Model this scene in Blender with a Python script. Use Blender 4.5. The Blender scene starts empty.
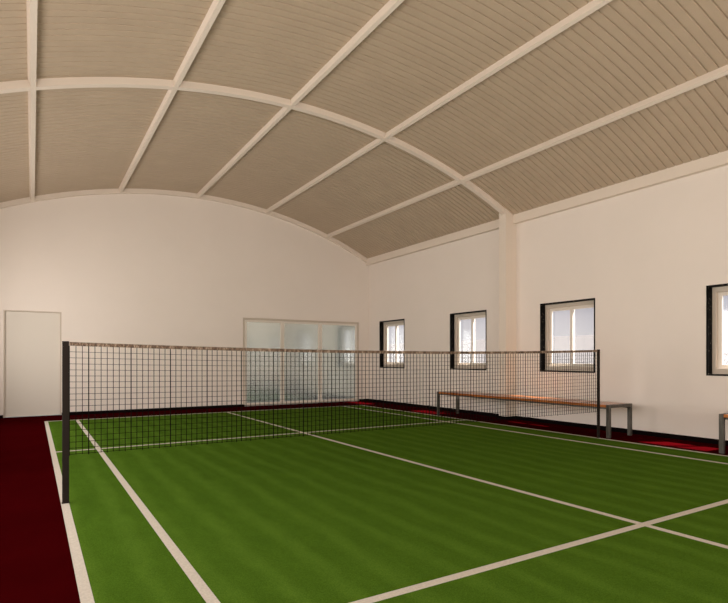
import bpy, bmesh, math, random
from math import sin, cos, radians, pi, sqrt, atan2
random.seed(7)
SC = bpy.context.scene
COL = SC.collection

# ------------------------------------------------------------------ setting sizes (metres)
XL, XR = -1.148, 7.688          # side walls
YB, YN = 12.25, -3.20           # back wall, near wall
CX, CZ, R = 3.27, -4.97, 9.766  # circle of the vaulted deck
BAY = [7.06, 1.92]              # near faces of the arch ribs
def arc_z(x, r=R): return sqrt(r*r-(x-CX)**2)+CZ

# ------------------------------------------------------------------ materials
def mat(name, color, rough=0.6, metal=0.0, build=None, spec=0.5):
    m = bpy.data.materials.new(name); m.use_nodes = True
    nt = m.node_tree; b = nt.nodes['Principled BSDF']
    b.inputs['Base Color'].default_value = (*color, 1)
    b.inputs['Roughness'].default_value = rough
    b.inputs['Metallic'].default_value = metal
    b.inputs['Specular IOR Level'].default_value = spec
    if build: build(nt, b)
    return m
def coords(nt, scale=(1,1,1)):
    tc = nt.nodes.new('ShaderNodeTexCoord'); mp = nt.nodes.new('ShaderNodeMapping')
    mp.inputs['Scale'].default_value = scale
    nt.links.new(tc.outputs['Object'], mp.inputs['Vector']); return mp.outputs['Vector']
def noise(nt, vec, scale, detail=4, rough=0.6):
    n = nt.nodes.new('ShaderNodeTexNoise'); n.inputs['Scale'].default_value = scale
    n.inputs['Detail'].default_value = detail; n.inputs['Roughness'].default_value = rough
    nt.links.new(vec, n.inputs['Vector']); return n.outputs['Fac']
def ramp(nt, fac, stops):
    r = nt.nodes.new('ShaderNodeValToRGB'); e = r.color_ramp.elements
    while len(e) < len(stops): e.new(0.5)
    for i, (p, c) in enumerate(stops): e[i].position = p; e[i].color = (*c, 1)
    nt.links.new(fac, r.inputs['Fac']); return r.outputs['Color']
def bump(nt, b, h, strength, dist):
    n = nt.nodes.new('ShaderNodeBump'); n.inputs['Strength'].default_value = strength
    n.inputs['Distance'].default_value = dist
    nt.links.new(h, n.inputs['Height']); nt.links.new(n.outputs['Normal'], b.inputs['Normal'])
def mixc(nt, a, b_, fac, mode='MULTIPLY'):
    n = nt.nodes.new('ShaderNodeMix'); n.data_type = 'RGBA'; n.blend_type = mode
    if isinstance(fac, float): n.inputs[0].default_value = fac
    else: nt.links.new(fac, n.inputs[0])
    nt.links.new(a, n.inputs[6]); nt.links.new(b_, n.inputs[7]); return n.outputs[2]

def two_tone(c1, c2, scale, s3=(1,1,1), bs=0.0, bd=0.002):
    def f(nt, b):
        v = coords(nt, s3); n = noise(nt, v, scale)
        nt.links.new(ramp(nt, n, [(0.3, c1), (0.7, c2)]), b.inputs['Base Color'])
        if bs: bump(nt, b, n, bs, bd)
    return f
def carpet(nt, b):
    v = coords(nt); n = noise(nt, v, 220, 3); w = noise(nt, v, 1.3, 3)
    c = mixc(nt, ramp(nt, n, [(0.3, CARPET_A), (0.75, CARPET_B)]), ramp(nt, w, [(0.3, (.8,.8,.8)), (0.7, (1,1,1))]), 1.0)
    nt.links.new(c, b.inputs['Base Color']); bump(nt, b, n, 0.5, 0.004)
CARPET_A = (0.028, 0.0006, 0.0010); CARPET_B = (0.050, 0.0010, 0.0019)
def turf(nt, b):
    v = coords(nt)
    fine = noise(nt, v, 160, 3, 0.7); mid = noise(nt, coords(nt, (1, .35, 1)), 9, 3)
    sep = nt.nodes.new('ShaderNodeSeparateXYZ'); nt.links.new(v, sep.inputs[0])
    # long mown rows that run down the court, 0.27 m apart
    wob = noise(nt, coords(nt, (1, .5, 1)), 1.5, 2)
    a1 = nt.nodes.new('ShaderNodeMath'); a1.operation = 'MULTIPLY_ADD'
    nt.links.new(sep.outputs['X'], a1.inputs[0]); a1.inputs[1].default_value = 2*pi/0.27
    a2 = nt.nodes.new('ShaderNodeMath'); a2.operation = 'MULTIPLY'; a2.inputs[1].default_value = 5.0
    nt.links.new(wob, a2.inputs[0]); nt.links.new(a2.outputs[0], a1.inputs[2])
    s = nt.nodes.new('ShaderNodeMath'); s.operation = 'SINE'; nt.links.new(a1.outputs[0], s.inputs[0])
    rows = nt.nodes.new('ShaderNodeMapRange'); rows.inputs[1].default_value = -1; rows.inputs[2].default_value = 1
    nt.links.new(s.outputs[0], rows.inputs[0])
    c = ramp(nt, fine, [(0.28, (.040, .096, .008)), (0.72, (.094, .172, .017))])
    c = mixc(nt, c, ramp(nt, mid, [(0.3, (.84,.86,.84)), (0.7, (1,1,1))]), 1.0)
    c = mixc(nt, c, ramp(nt, rows.outputs[0], [(0.35, (.95,.96,.94)), (1.0, (1.17,1.13,1.22))]), 1.0)
    nt.links.new(c, b.inputs['Base Color']); bump(nt, b, fine, 0.6, 0.006)
def granite(nt, b):
    v = coords(nt); n = noise(nt, v, 30, 3, 0.6)
    nt.links.new(ramp(nt, n, [(0.64, (.003,.0025,.002)), (0.70, (.40,.35,.28))]), b.inputs['Base Color'])
def wood(nt, b):
    v = coords(nt, (9, .9, 9)); n = noise(nt, v, 2.2, 6, 0.65)
    w = noise(nt, coords(nt, (60, 2.5, 60)), 3, 3)
    c = ramp(nt, n, [(0.30, (.20, .045, .010)), (0.5, (.46, .14, .030)), (0.72, (.66, .25, .07))])
    c = mixc(nt, c, ramp(nt, w, [(0.3, (.65,.6,.55)), (0.6, (1,1,1))]), 0.8)
    nt.links.new(c, b.inputs['Base Color'])
def tape(nt, b):
    v = coords(nt, (1, .2, .35)); n = noise(nt, v, 42, 5, 0.8)
    nt.links.new(ramp(nt, n, [(0.38, (.025,.012,.006)), (0.5, (.13,.075,.04)), (0.62, (.42,.32,.24))]), b.inputs['Base Color'])

M = {}
M['wall']   = mat('wall_plaster', (.74,.655,.58), .75, build=two_tone((.825,.742,.668), (.850,.764,.690), 1.2, bs=.05))
M['beam']   = mat('beam_paint', (.78,.68,.58), .6, spec=.2)
M['deck']   = mat('deck_sheet', (.47,.375,.28), .6, build=two_tone((.47,.365,.262), (.51,.40,.288), 2.0))
M['carpet'] = mat('red_carpet', (.1,.01,.01), .95, build=carpet, spec=0)
M['turf']   = mat('green_turf', (.04,.1,.01), .95, build=turf, spec=0)
M['line']   = mat('white_line', (.74,.66,.58), .8, build=two_tone((.47,.425,.36), (.60,.545,.465), 90), spec=.2)
M['black']  = mat('black_skirting', (.006,.004,.004), .9, spec=0)
M['granite']= mat('black_granite', (.01,.01,.01), .6, build=granite, spec=.06)
M['frame']  = mat('cream_frame', (.80,.73,.64), .45)
M['tan']    = mat('tan_frame', (.60,.51,.415), .55)
M['doorp']  = mat('cream_door', (.73,.67,.59), .7)
M['steel']  = mat('brushed_steel', (.26,.245,.22), .4, .6, build=two_tone((.07,.062,.05), (.14,.125,.105), 30, (1,1,.2)))
M['post']   = mat('post_paint', (.016,.011,.008), .6, spec=.1)
M['wood']   = mat('bench_wood', (.3,.1,.02), .22, build=wood)
M['tape']   = mat('net_tape', (.3,.2,.1), .7, build=tape)
M['cord']   = mat('net_cord', (.008,.006,.005), .9, spec=0)
M['concrete']= mat('outdoor_paving', (.62,.60,.57), .9, build=two_tone((.088,.084,.081), (.110,.105,.101), 1.5))

def glass(name, tint, gloss, rough, trans_col, haze=0.0):
    m = bpy.data.materials.new(name); m.use_nodes = True; nt = m.node_tree; nt.nodes.clear()
    out = nt.nodes.new('ShaderNodeOutputMaterial'); t = nt.nodes.new('ShaderNodeBsdfTransparent')
    t.inputs[0].default_value = (*trans_col, 1)
    g = nt.nodes.new('ShaderNodeBsdfGlossy'); g.inputs['Color'].default_value = (*tint, 1); g.inputs['Roughness'].default_value = rough
    tr = nt.nodes.new('ShaderNodeBsdfTranslucent'); tr.inputs[0].default_value = (*trans_col, 1)
    m0 = nt.nodes.new('ShaderNodeMixShader'); m0.inputs[0].default_value = haze
    nt.links.new(t.outputs[0], m0.inputs[1]); nt.links.new(tr.outputs[0], m0.inputs[2])
    m1 = nt.nodes.new('ShaderNodeMixShader'); m1.inputs[0].default_value = gloss
    nt.links.new(m0.outputs[0], m1.inputs[1]); nt.links.new(g.outputs[0], m1.inputs[2])
    nt.links.new(m1.outputs[0], out.inputs[0]); return m
M['pane'] = glass('window_glass', (.95,.97,1), .08, .05, (.93,.93,.95), .01)
M['doorglass'] = glass('door_glass', (.88,.92,.89), .55, .15, (.80,.84,.81), .35)

# ------------------------------------------------------------------ mesh helpers
def box(bm, x0, x1, y0, y1, z0, z1):
    vs = [bm.verts.new((x, y, z)) for z in (z0, z1) for x, y in ((x0,y0),(x1,y0),(x1,y1),(x0,y1))]
    for f in ((0,3,2,1),(4,5,6,7),(0,1,5,4),(1,2,6,5),(2,3,7,6),(3,0,4,7)): bm.faces.new([vs[i] for i in f])
def obj(name, bm, m, parent=None, bev=0.0, smooth=False, seg=2):
    bmesh.ops.recalc_face_normals(bm, faces=bm.faces)
    me = bpy.data.meshes.new(name); bm.to_mesh(me); bm.free(); me.materials.append(m)
    if smooth:
        for p in me.polygons: p.use_smooth = True
    o = bpy.data.objects.new(name, me); COL.objects.link(o)
    if parent: o.parent = parent
    if bev:
        b = o.modifiers.new('bevel', 'BEVEL'); b.width = bev; b.segments = seg; b.limit_method = 'ANGLE'
    return o
def boxes(name, m, parent, *bs, bev=0.0):
    bm = bmesh.new()
    for b in bs: box(bm, *b)
    return obj(name, bm, m, parent, bev)
def empty(name, loc, rz=0.0):
    o = bpy.data.objects.new(name, None); o.location = loc; o.rotation_euler = (0,0,rz)
    o.empty_display_size = .1; COL.objects.link(o); return o
def tag(o, label, cat, group=None, kind=None):
    o['label'] = label; o['category'] = cat
    if group: o['group'] = group
    if kind: o['kind'] = kind
    return o
def struct(o, label, cat): return tag(o, label, cat, kind='structure')
def copy_tree(o, parent=None):
    c = o.copy(); COL.objects.link(c)
    if parent: c.parent = parent
    for ch in list(o.children): copy_tree(ch, c)
    return c

# ------------------------------------------------------------------ floor and court
CX0, CX1, CY0, CY1 = 0.187, 6.760, -1.62, 11.12
struct(boxes('floor', M['carpet'], None, (XL, XR, YN, YB, -.12, 0)), 'dark red carpet floor around the green court', 'floor')
turf_o = boxes('court_turf', M['turf'], None, (CX0, CX1, CY0, CY1, .0004, .0020))
struct(turf_o, 'green artificial turf court with white lines laid on the red floor', 'court')
def line(x0, x1, y0, y1): boxes('court_line', M['line'], turf_o, (x0, x1, y0, y1, .0016, .0030))
W = .054
line(CX0, CX0+W, CY0, CY1); line(CX1-W, CX1, CY0, CY1)
line(.670, .724, CY0+W, CY1-W); line(6.205, 6.258, CY0+W, CY1-W)
line(3.437, 3.490, CY0+W, 2.051); line(3.437, 3.490, 2.105, 7.332); line(3.437, 3.490, 7.386, CY1-W)
for ya in (2.051, 7.332):
    for xa, xb in ((CX0+W, .670), (.724, 3.437), (3.437, 3.490), (3.490, 6.205), (6.258, CX1-W)): line(xa, xb, ya, ya+W)
line(CX0+W, CX1-W, CY0, CY0+W); line(CX0+W, CX1-W, CY1-W, CY1)

# ------------------------------------------------------------------ walls
def wall_cells(bm, u_cuts, z_cuts, holes, emit):
    for ua, ub in zip(u_cuts, u_cuts[1:]):
        for za, zb in zip(z_cuts, z_cuts[1:]):
            um, zm = (ua+ub)/2, (za+zb)/2
            if any(h[0] < um < h[1] and h[2] < zm < h[3] for h in holes): continue
            emit(bm, ua, ub, za, zb)
WT = .24
WINC = [11.158, 8.389, 5.962, 3.192, .78, -1.99]   # window centres along the right wall
WH, WZ0, WZ1 = .548, .885, 2.088
EAVE = arc_z(XR)
holes = [(c-WH, c+WH, WZ0, WZ1) for c in WINC]
bm = bmesh.new()
wall_cells(bm, sorted([YN, YB]+[v for h in holes for v in h[:2]]), [0, WZ0, WZ1, EAVE+.02], holes,
           lambda b, ua, ub, za, zb: box(b, XR, XR+WT, ua, ub, za, zb))
struct(obj('wall_right', bm, M['wall']), 'cream plastered right side wall with four visible windows', 'wall')
# left wall, unseen: its tall openings are added to let light in
LH = [(-2.9, 1.6, .35, 3.0), (2.3, 6.8, .35, 3.0), (7.5, 11.2, .35, 3.0)]
bm = bmesh.new()
wall_cells(bm, sorted([YN, YB]+[v for h in LH for v in h[:2]]), [0, .35, 3.0, EAVE+.02], LH,
           lambda b, ua, ub, za, zb: box(b, XL-WT, XL, ua, ub, za, zb))
struct(obj('wall_left', bm, M['wall']), 'cream left side wall with tall glazed openings', 'wall')
D1 = (-.462, .498, 0, 2.042); D2 = (4.213, 7.389, 0, 2.085)
def end_wall(name, y0, y1, holes, label):
    bm = bmesh.new(); xa, xb = XL-WT, XR+WT
    wall_cells(bm, sorted({xa, xb, *[v for h in holes for v in h[:2]]}), sorted({0, EAVE-.03, *[h[3] for h in holes]}), holes,
               lambda b, ua, ub, za, zb: box(b, ua, ub, y0, y1, za, zb))
    n = 72; front, back = [], []
    xs = [XL+(XR-XL)*i/n for i in range(n+1)]
    pts = [(xa, EAVE-.03)]+[(x, arc_z(x)+.02) for x in xs]+[(xb, EAVE-.03)]
    base = [bm.verts.new((x, y0, EAVE-.03)) for x, z in pts]; top = [bm.verts.new((x, y0, z)) if 0 < i < len(pts)-1 else base[i] for i, (x, z) in enumerate(pts)]
    bbase = [bm.verts.new((x, y1, EAVE-.03)) for x, z in pts]; btop = [bm.verts.new((x, y1, z)) if 0 < i < len(pts)-1 else bbase[i] for i, (x, z) in enumerate(pts)]
    for i in range(len(pts)-1):
        for A, B in ((base, top), (bbase, btop)):
            vs = [A[i], A[i+1], B[i+1], B[i]]; u = []
            for v in vs:
                if v not in u: u.append(v)
            bm.faces.new(u)
        bm.faces.new([top[i], top[i+1], btop[i+1], btop[i]])
    return struct(obj(name, bm, M['wall']), label, 'wall')
end_wall('wall_back', YB, YB+WT, [D1, D2], 'cream back wall with a curved top under the vault')
end_wall('wall_front', YN-WT, YN, [], 'cream front end wall behind the viewer')

# ------------------------------------------------------------------ vaulted deck with grooves across it
PITCH = .1125
bm = bmesh.new(); ys = []
y = YN
while y < YB-.001:
    e = min(y+PITCH, YB)
    ys += [(y, 0), (e-.020, 0), (e-.015, .014), (e-.005, .014)]
    y = e
ys.append((YB, 0))
na = 72; a0 = math.asin((XL-.02-CX)/R); a1 = math.asin((XR+.02-CX)/R)
prev = None
for yy, g in ys:
    row = [bm.verts.new((CX+(R+g)*sin(a0+(a1-a0)*i/na), yy, CZ+(R+g)*cos(a0+(a1-a0)*i/na))) for i in range(na+1)]
    if prev:
        for i in range(na): bm.faces.new([prev[i], prev[i+1], row[i+1], row[i]])
    prev = row
top = []
for yy in (YN-WT, YB+WT):
    top.append([bm.verts.new((CX+(R+.12)*sin(a0+(a1-a0)*i/na), yy, CZ+(R+.12)*cos(a0+(a1-a0)*i/na))) for i in range(na+1)])
for i in range(na): bm.faces.new([top[0][i], top[0][i+1], top[1][i+1], top[1][i]])
struct(obj('ceiling', bm, M['deck']), 'curved tan ceiling deck of narrow grooved strips', 'ceiling')

# ------------------------------------------------------------------ steelwork: ribs, purlins, eave beams, columns
trim_n = [0]
def trim(bm, label, cat, m='beam', bev=0.0, smooth=False):
    trim_n[0] += 1
    return struct(obj('trim_%d' % trim_n[0], bm, M[m], None, bev, smooth), label, cat)
def rib(y0, y1, depth, label, xa=XL, xb=XR):
    bm = bmesh.new(); n = 80; p = None; al = math.asin((xa-CX)/R); ar = math.asin((xb-CX)/R)
    for i in range(n+1):
        a = al+(ar-al)*i/n
        q = [bm.verts.new((CX+r*sin(a), yy, CZ+r*cos(a))) for r, yy in ((R+.005, y0), (R-depth, y0), (R-depth, y1), (R+.005, y1))]
        if p:
            for k in range(4): bm.faces.new([p[k], p[(k+1)%4], q[(k+1)%4], q[k]])
        else: bm.faces.new(q)
        p = q
    bm.faces.new(p[::-1]); return trim(bm, label, 'roof rib')
COLX = 7.413; CW = .172
rib(7.075, 7.165, .085, 'curved cream roof rib crossing the middle of the vault', 2*CX-COLX-.15, COLX+.15)
rib(BAY[1]+.015, BAY[1]+.105, .085, 'curved cream roof rib nearest the viewer')
rib(YB-.085, YB, .09, 'curved cream rib along the top of the back wall')
rib(YN, YN+.085, .09, 'curved cream rib along the top of the front wall')
def radial_box(bm, ang, w, depth, y0, y1):
    a = radians(ang); t = (cos(a), -sin(a)); n = (sin(a), cos(a)); vs = []
    for yy in (y0, y1):
        for s, r in ((-w/2, R+.005), (w/2, R+.005), (w/2, R-depth), (-w/2, R-depth)):
            vs.append(bm.verts.new((CX+n[0]*r+t[0]*s, yy, CZ+n[1]*r+t[1]*s)))
    for f in ((0,1,2,3),(7,6,5,4),(0,4,5,1),(1,5,6,2),(2,6,7,3),(3,7,4,0)): bm.faces.new([vs[i] for i in f])
names = ['leftmost straight cream purlin running down the vault', 'second cream purlin from the left along the vault',
         'cream purlin along the crown of the vault', 'fourth cream purlin from the left, right of the crown', 'rightmost cream purlin, next above the right eave beam']
for k in range(5):
    bm = bmesh.new(); radial_box(bm, (-19.65,-10.15,-.65,8.95,18.8)[k], .056, .084, YN+.08, YB-.08)
    trim(bm, names[k], 'purlin')
for x0, x1, lab in ((XR-.088, XR, 'straight cream eave beam on top of the right wall'), (XL, XL+.088, 'straight cream eave beam on top of the left wall')):
    bm = bmesh.new(); box(bm, x0, x1, YN, YB, 3.622, 3.795); trim(bm, lab, 'eave beam')
for yy, lab in ((7.065, 'square cream column on the right wall between two windows'), (BAY[1], 'square cream column on the right wall near the viewer')):
    bm = bmesh.new(); box(bm, COLX, XR+.01, yy, yy+CW, 0, arc_z(COLX)+.01)
    trim(bm, lab, 'column')
for yy, lab in ((7.065, 'square cream column on the left wall, far bay'), (BAY[1], 'square cream column on the left wall, near bay')):
    bm = bmesh.new(); box(bm, XL-.01, 2*CX-COLX, yy, yy+CW, 0, arc_z(COLX)+.01); trim(bm, lab, 'column')

# black skirtings, made extra deep to stand in for shade along the walls
SK = .050; SD = .13
def skirt(name, label, *bs):
    struct(boxes(name, M['black'], None, *bs, bev=.004), label, 'skirting')
skirt('baseboard_right', 'low black skirting along the right wall', (XR-SD, XR, YN, 1.92, 0, SK), (XR-SD, XR, 1.92+CW, 7.065, 0, SK), (COLX-.03, XR-SD, 7.035, 7.065, 0, SK), (COLX-.03, COLX, 7.065, 7.065+CW, 0, SK), (COLX-.03, XR-SD, 7.065+CW, 7.095+CW, 0, SK), (XR-SD, XR, 7.065+CW, YB, 0, SK))
skirt('baseboard_back', 'low black skirting along the back wall', (.50, 4.21, YB-SD, YB, 0, SK), (7.392, XR-SD, YB-SD, YB, 0, SK), (XL, -.465, YB-SD, YB, 0, SK))

# ------------------------------------------------------------------ windows in the right wall
def make_window():
    """origin: wall face, centre of the opening, z = 0; +X goes out through the wall"""
    r = empty('window_1', (XR, WINC[0], 0))
    h, z0, z1, b = WH, WZ0, WZ1, .020
    P = -.006; D = .125
    boxes('granite_surround', M['granite'], r, (P, D, -h, -h+b, z0, z1), (P, D, h-b, h, z0, z1), (P, D, -h+b, h-b, z1-b, z1), (P, D, -h+b, h-b, z0, z0+b))
    a = h-b; za, zb = z0+b, z1-b; f = .046
    boxes('outer_frame', M['tan'], r, (D-.02, WT-.03, -a, -a+f, za, zb), (D-.02, WT-.03, a-f, a, za, zb), (D-.02, WT-.03, -a+f, a-f, zb-f-.02, zb), (D-.02, WT-.03, -a+f, a-f, za, za+f+.03), bev=.004)
    yi = a-f; zc, zd = za+f+.03, zb-f-.02; s = .05
    for sg, (ya, yb, xo) in enumerate(((-yi, .024, .0), (-.024, yi, .036))):
        x0, x1 = D+xo, D+xo+.034
        sash = boxes('sash', M['frame'], r, (x0, x1, ya, ya+s, zc, zd), (x0, x1, yb-s, yb, zc, zd), (x0, x1, ya+s, yb-s, zd-s, zd), (x0, x1, ya+s, yb-s, zc, zc+s), bev=.004)
        boxes('glass_pane', M['pane'], sash, (x0+.014, x0+.018, ya+s, yb-s, zc+s, zd-s))
    return r
win_labels = ['black-edged window in the right wall closest to the back corner', 'black-edged window in the right wall just beyond the column',
              'black-edged window in the right wall just above the bench end', 'black-edged window cut by the right edge of the photo',
              'black-edged window beyond the right edge of the photo', 'black-edged window at the near end of the right wall']
w0 = make_window()
for i, c in enumerate(WINC):
    w = w0 if i == 0 else copy_tree(w0)
    w.name = 'window_%d' % (i+1); w.location = (XR, c, 0)
    struct(w, win_labels[i], 'window')
# added openings of the left wall, put in for light: frames only
for i, (ya, yb, za, zb) in enumerate(LH):
    r = empty('window_%d' % (7+i), (XL, 0, 0)); f = .07
    struct(r, ['wide glazed opening at the near end of the left wall', 'wide glazed opening in the middle of the left wall', 'wide glazed opening at the far end of the left wall'][i], 'window')
    n = 4; bs = [(-.16, -.08, ya, yb, zb-f, zb), (-.16, -.08, ya, yb, za, za+f)]
    for k in range(n+1):
        yc = ya+f/2+(yb-ya-f)*k/n; bs.append((-.16, -.08, yc-f/2, yc+f/2, za+f, zb-f))
    boxes('window_frame', M['frame'], r, *bs)

# ------------------------------------------------------------------ doors in the back wall
r = empty('door_1', ((D1[0]+D1[1])/2, YB, 0)); hw = (D1[1]-D1[0])/2
struct(r, 'plain cream door at the left end of the back wall', 'door')
boxes('door_frame', M['tan'], r, (-hw, -hw+.022, .0, .20, 0, D1[3]), (hw-.022, hw, .0, .20, 0, D1[3]), (-hw+.022, hw-.022, .0, .20, D1[3]-.022, D1[3]))
boxes('door_leaf', M['doorp'], r, (-hw+.024, hw-.024, .045, .085, .004, D1[3]-.024), bev=.003)
r = empty('door_2', ((D2[0]+D2[1])/2, YB, 0)); hw = (D2[1]-D2[0])/2; H = D2[3]; c0 = (D2[0]+D2[1])/2
struct(r, 'wide three-panel glazed door in cream frames near the back right corner', 'door')
f = .045; Y0, Y1 = .012, .11
boxes('door_frame', M['tan'], r, (-hw, -hw+f, Y0, Y1, 0, H), (hw-f, hw, Y0, Y1, 0, H), (-hw+f, hw-f, Y0, Y1, H-f, H), (-hw+f, hw-f, Y0, Y1, 0, .03), bev=.004)
m1, m2 = 5.218-c0, 6.252-c0
spans = [(-hw+f, m1), (m1, m2), (m2, hw-f)]
for i, (xa, xb) in enumerate(spans):
    xa += .002; xb -= .002
    s = .052; yo = .03 if i == 1 else .015
    leaf = boxes('door_leaf', M['frame'], r, (xa, xa+s, yo, yo+.05, .032, H-f-.002), (xb-s, xb, yo, yo+.05, .032, H-f-.002), (xa+s, xb-s, yo, yo+.05, H-f-.052, H-f-.002), (xa+s, xb-s, yo, yo+.05, .032, .075), bev=.004)
    boxes('glass_pane', M['doorglass'], leaf, (xa+s, xb-s, yo+.022, yo+.028, .075, H-f-.052))

# ------------------------------------------------------------------ net and posts
NY = 4.704; PX0, PX1 = .219, 6.752; PH = 1.240
def make_post():
    p = empty('net_post', (PX0, NY, 0)); s = .0235; u = .010
    boxes('pole', M['post'], p, (-s, s, -u, u, .006, PH-.006), bev=.003)
    boxes('cap', M['post'], p, (-s-.001, s+.001, -u-.001, u+.001, PH-.006, PH), bev=.002)
    boxes('foot_plate', M['post'], p, (-s-.004, s+.004, -u-.006, u+.006, .0028, .008))
    return p
p0 = make_post(); tag(p0, 'dark square net post in front at the left sideline', 'net post', 'net posts')
p1 = copy_tree(p0); p1.location = (PX1, NY, 0); tag(p1, 'dark square net post at the right sideline in front of the bench', 'net post', 'net posts')
NX0, NX1, NZ0, NZ1 = PX0+.026, PX1-.026, .372, 1.206
net = empty('badminton_net', ((NX0+NX1)/2, NY, 0)); nh = (NX1-NX0)/2
tag(net, 'black mesh net with brown flecked top tape stretched between two posts', 'net')
SAG = .044
def sag(x): return SAG*(1-(x/nh)**2)
def ztop(x): return NZ1-sag(x)
bm = bmesh.new(); n = 60; prev = None
for i in range(n+1):
    x = -nh+2*nh*i/n; z0, z1 = ztop(x), 1.235-sag(x)
    q = [bm.verts.new((x, yy, zz)) for yy, zz in ((-.006, z0), (.006, z0), (.006, z1), (-.006, z1))]
    if prev:
        for k in range(4): bm.faces.new([prev[k], prev[(k+1)%4], q[(k+1)%4], q[k]])
    else: bm.faces.new(q)
    prev = q
bm.faces.new(prev[::-1])
obj('top_tape', bm, M['tape'], net)
bm = bmesh.new(); t = .0023
nz = 18; nv = int(2*nh/.0437)
for k in range(1, nz+1):
    p = None
    for i in range(n+1):
        x = -nh+2*nh*i/n; z = ztop(x)-(ztop(x)-NZ0)*k/nz
        q = [bm.verts.new((x, yy, zz)) for yy, zz in ((-t, z-t*.65), (t, z-t*.65), (t, z+t*.65), (-t, z+t*.65))]
        if p:
            for m_ in range(4): bm.faces.new([p[m_], p[(m_+1)%4], q[(m_+1)%4], q[m_]])
        p = q
for k in range(0, nv+1):
    x = -nh+2*nh*k/nv
    tt = t*1.6 if k % 7 == 3 else t
    box(bm, x-tt, x+tt, -t*.9, t*.9, NZ0-(.004 if k % 3 else .010), ztop(x))
obj('netting', bm, M['cord'], net)

# ------------------------------------------------------------------ benches
BL = 3.765
def make_bench():
    """origin: floor, middle of the bench; long side along Y"""
    b = empty('bench', (7.128, 6.49, 0)); hw = .272; hl = BL/2; t = .050
    boxes('seat', M['wood'], b, (-hw+.002, hw-.002, -hl+t, hl-t, .425, .462), bev=.004)
    for s in (-1, 1):
        y0, y1 = sorted((s*hl, s*(hl-t)))
        boxes('crossbar', M['steel'], b, (-hw, hw, y0, y1, .418, .463), bev=.002)
        for q in (-1, 1):
            x0, x1 = sorted((q*hw, q*(hw-.045)))
            boxes('leg', M['steel'], b, (x0, x1, y0, y1, 0, .418), bev=.002)
    for q in (-1, 1):
        x0, x1 = sorted((q*(hw-.03), q*(hw-.06)))
        boxes('rail', M['steel'], b, (x0, x1, -hl+t, hl-t, .400, .425))
    return b
bench = make_bench(); tag(bench, 'long orange-brown wooden bench on steel legs, against the right wall behind the net', 'bench', 'benches along the right wall')
b2 = copy_tree(bench); b2.location = (7.128, 3.200-BL/2, 0)
tag(b2, 'wooden bench whose steel leg just shows at the right edge of the photo', 'bench', 'benches along the right wall')

# ------------------------------------------------------------------ outdoors
bm = bmesh.new()
prof = [(-30, -.6), (-8, -.16), (9.5, -.16), (13, -.05), (20, .9), (30, 2.6), (60, 4.2)]
rows = []
for yy in (-40, YN-WT-.02, YB+WT+.02, 60): rows.append([bm.verts.new((x, yy, z)) for x, z in prof])
for a, b_ in zip(rows, rows[1:]):
    for i in range(len(prof)-1): bm.faces.new([a[i], a[i+1], b_[i+1], b_[i]])
g_ = obj('ground', bm, M['concrete']); struct(g_, 'pale paved ground outside the hall windows', 'ground')

# ------------------------------------------------------------------ light
w = bpy.data.worlds.new('sky'); SC.world = w; w.use_nodes = True; nt = w.node_tree
bg = nt.nodes['Background']; bg.inputs[1].default_value = 1.0
tc = nt.nodes.new('ShaderNodeTexCoord'); sp = nt.nodes.new('ShaderNodeSeparateXYZ'); nt.links.new(tc.outputs['Generated'], sp.inputs[0])
mr = nt.nodes.new('ShaderNodeMapRange'); mr.inputs[1].default_value = -.1; mr.inputs[2].default_value = .6
nt.links.new(sp.outputs['Z'], mr.inputs[0])
nt.links.new(ramp(nt, mr.outputs[0], [(.10, (.80,.77,.75)), (.20, (.78,.75,.74)), (.30, (.52,.505,.55)), (1, (.46,.50,.60))]), bg.inputs[0])
def light(kind, name, loc, energy, color, **k):
    l = bpy.data.lights.new(name, kind); l.energy = energy; l.color = color
    for a, v in k.items(): setattr(l, a, v)
    o = bpy.data.objects.new(name, l); o.location = loc; COL.objects.link(o); return o
from mathutils import Vector
s = light('SUN', 'sun', (20, -10, 30), 26.0, (1, .93, .86), angle=radians(1.2))
s.rotation_euler = Vector((-.50, .32, -1.0)).to_track_quat('-Z', 'Y').to_euler()
# added fill panels inside the left openings and front wall, standing in for daylight
def area(name, loc, d, energy, sx, sy, col=(1, .93, .87)):
    a = light('AREA', name, loc, energy, col, shape='RECTANGLE', size=sx, size_y=sy)
    # local X horizontal, local Y up the panel
    d = Vector(d).normalized(); z = -d; x = Vector((0,0,1)).cross(z).normalized(); y = z.cross(x)
    from mathutils import Matrix
    a.rotation_euler = Matrix((x, y, z)).transposed().to_euler(); return a
for i, (ya, yb, za, zb) in enumerate(LH):
    area('window_daylight', (XL+.05, (ya+yb)/2, (za+zb)/2-.1), (1, 0, .18), [108, 128, 100][i], yb-ya, 1.9)
area('front_daylight', (3.3, YN+.3, 1.25), (0, 1, .32), 255, 7.6, 2.1)  # added fill; the front wall behind it has no opening

# ------------------------------------------------------------------ camera
cam = bpy.data.cameras.new('camera'); co = bpy.data.objects.new('camera', cam); COL.objects.link(co)
cam.sensor_width = 36; cam.lens = 539/728*36; cam.shift_y = 58/728; cam.clip_start = .05
co.location = (0, 0, 1.1); co.rotation_euler = (radians(90), 0, radians(-31.631)); SC.camera = co
vs = SC.view_settings; vs.view_transform = 'Standard'; vs.look = 'None'; vs.gamma = 1; vs.use_curve_mapping = False; vs.exposure = 0.0
